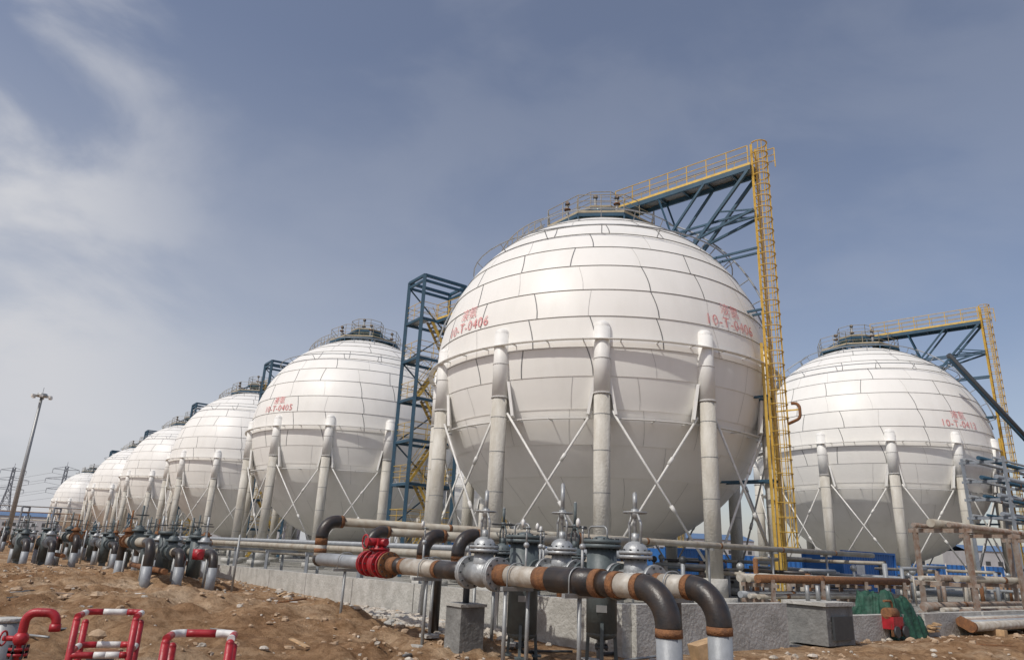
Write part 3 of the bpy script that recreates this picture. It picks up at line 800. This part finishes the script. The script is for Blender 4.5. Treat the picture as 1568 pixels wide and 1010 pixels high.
for z_,w in((23,7.5),(28.5,9),(34,6.5)):
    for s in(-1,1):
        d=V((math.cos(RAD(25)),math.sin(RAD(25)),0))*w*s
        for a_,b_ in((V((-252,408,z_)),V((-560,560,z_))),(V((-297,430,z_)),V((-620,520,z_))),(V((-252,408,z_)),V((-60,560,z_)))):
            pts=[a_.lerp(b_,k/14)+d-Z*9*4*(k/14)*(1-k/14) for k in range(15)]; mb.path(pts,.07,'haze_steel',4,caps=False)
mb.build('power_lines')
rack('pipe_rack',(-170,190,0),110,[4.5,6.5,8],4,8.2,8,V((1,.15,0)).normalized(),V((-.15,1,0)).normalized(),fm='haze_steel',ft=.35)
def shed(x,y,w,d,h,rz):
    mb=MB(); mb.box((0,0,h/2),w,d,h,'shed_wall'); b=len(mb.v)
    for yy in(-d/2-.4,0,d/2+.4):
        for xx in(-w/2-.4,w/2+.4): mb.v.append(V((xx,yy,h+(.02 if yy else h*.25))))
    mb.face((b,b+1,b+3,b+2),'shed_roof'); mb.face((b+2,b+3,b+5,b+4),'shed_roof')
    k=-w/2+2
    while k<w/2-1: mb.box((k,-d/2-.02,h*.55),1.6,.06,1.4,'dark_steel'); k+=4
    mb.build('industrial_shed',(x,y,0),rz)
shed(-230,330,60,20,8,RAD(10)); shed(-120,330,50,20,9,RAD(-5)); shed(60,300,80,25,10,RAD(5)); shed(200,260,70,20,9,RAD(-8)); shed(-320,300,50,20,6,RAD(15))

# ------------------------------------------------------------ light, sky, camera
sd=V((-.60,-.58,0)).normalized(); el=RAD(50); sdir=V((sd.x*math.cos(el),sd.y*math.cos(el),math.sin(el)))
sl=bpy.data.lights.new('sun','SUN'); sl.energy=2.7; sl.angle=RAD(1.0); sl.color=(1,.96,.885)
so=bpy.data.objects.new('sun',sl); scene.collection.objects.link(so); so.rotation_euler=sdir.to_track_quat('Z','Y').to_euler()
w=bpy.data.worlds.new('World'); scene.world=w; w.use_nodes=True; nt=w.node_tree; n=nt.nodes; l=nt.links; n.clear()
out=n.new('ShaderNodeOutputWorld'); bg=n.new('ShaderNodeBackground'); bg2=n.new('ShaderNodeBackground'); mixs=n.new('ShaderNodeMixShader')
sky=n.new('ShaderNodeTexSky'); sky.sky_type='NISHITA'; sky.sun_disc=False; sky.sun_elevation=el; sky.sun_rotation=math.atan2(sdir.x,sdir.y)
sky.air_density=1.0; sky.dust_density=1.5; sky.ozone_density=2.0
tint=n.new('ShaderNodeMixRGB'); tint.blend_type='MULTIPLY'; tint.inputs[0].default_value=1; tint.inputs[2].default_value=(1.12,1.0,.98,1)
l.new(sky.outputs[0],tint.inputs[1])
bg.inputs[1].default_value=.105; l.new(tint.outputs[0],bg.inputs[0])
bg2.inputs[0].default_value=(.68,.69,.73,1); bg2.inputs[1].default_value=.9
tc=n.new('ShaderNodeTexCoord'); sx=n.new('ShaderNodeSeparateXYZ'); l.new(tc.outputs['Generated'],sx.inputs[0])
def math_(op,a,b=None,c=None,clamp=False):
    q=n.new('ShaderNodeMath'); q.operation=op; q.use_clamp=clamp
    for i,v in enumerate((a,b,c)):
        if v is None: continue
        if isinstance(v,(int,float)): q.inputs[i].default_value=v
        else: l.new(v,q.inputs[i])
    return q.outputs[0]
mp=n.new('ShaderNodeMapping'); mp.inputs['Scale'].default_value=(1.5,1.5,3.0); mp.inputs['Rotation'].default_value=(0,RAD(-22),0); mp.inputs['Location'].default_value=(.9,.3,.55); l.new(tc.outputs['Generated'],mp.inputs[0])
no=n.new('ShaderNodeTexNoise'); no.inputs['Scale'].default_value=2.0; no.inputs['Detail'].default_value=9; no.inputs['Roughness'].default_value=.52; no.inputs['Distortion'].default_value=.35; l.new(mp.outputs[0],no.inputs[0])
cl=n.new('ShaderNodeMapRange'); cl.inputs[1].default_value=.40; cl.inputs[2].default_value=.64; cl.interpolation_type='SMOOTHSTEP'; l.new(no.outputs['Fac'],cl.inputs[0])
left=n.new('ShaderNodeMapRange'); left.inputs[1].default_value=-.34; left.inputs[2].default_value=-.60; left.interpolation_type='SMOOTHSTEP'; l.new(sx.outputs[0],left.inputs[0])
cloud=math_('MULTIPLY',cl.outputs[0],math_('ADD',math_('MULTIPLY',left.outputs[0],.80),.09))
low=n.new('ShaderNodeMapRange'); low.inputs[1].default_value=.62; low.inputs[2].default_value=0.; l.new(sx.outputs[2],low.inputs[0])
lowp=math_('POWER',low.outputs[0],1.3)
lx=n.new('ShaderNodeMapRange'); lx.inputs[1].default_value=.5; lx.inputs[2].default_value=-.65; l.new(sx.outputs[0],lx.inputs[0])
haze=math_('MULTIPLY',lowp,math_('ADD',math_('MULTIPLY',lx.outputs[0],.85),.06))
inv=math_('MULTIPLY',math_('SUBTRACT',1.0,cloud),math_('SUBTRACT',1.0,haze,clamp=True))
tot=math_('ADD',math_('SUBTRACT',1.0,inv),.09,clamp=True)
l.new(tot,mixs.inputs[0]); l.new(bg.outputs[0],mixs.inputs[1]); l.new(bg2.outputs[0],mixs.inputs[2]); l.new(mixs.outputs[0],out.inputs[0])

pch,rol=RAD(17.7),RAD(2.5)
F=V((0,math.cos(pch),math.sin(pch))); R0=V((1,0,0)); U0=V((0,-math.sin(pch),math.cos(pch)))
Rr=R0*math.cos(rol)+U0*math.sin(rol); U=R0*-math.sin(rol)+U0*math.cos(rol)
M=Matrix((Rr,U,-F)).transposed().to_4x4(); M.translation=V((0,0,1.7))
cam=bpy.data.cameras.new('camera'); cam.lens=24.45; cam.sensor_width=36; cam.clip_end=9000; cam.clip_start=.05
co=bpy.data.objects.new('camera',cam); scene.collection.objects.link(co); co.matrix_world=M; scene.camera=co
scene.view_settings.view_transform='Standard'; scene.view_settings.look='None'; scene.view_settings.exposure=0
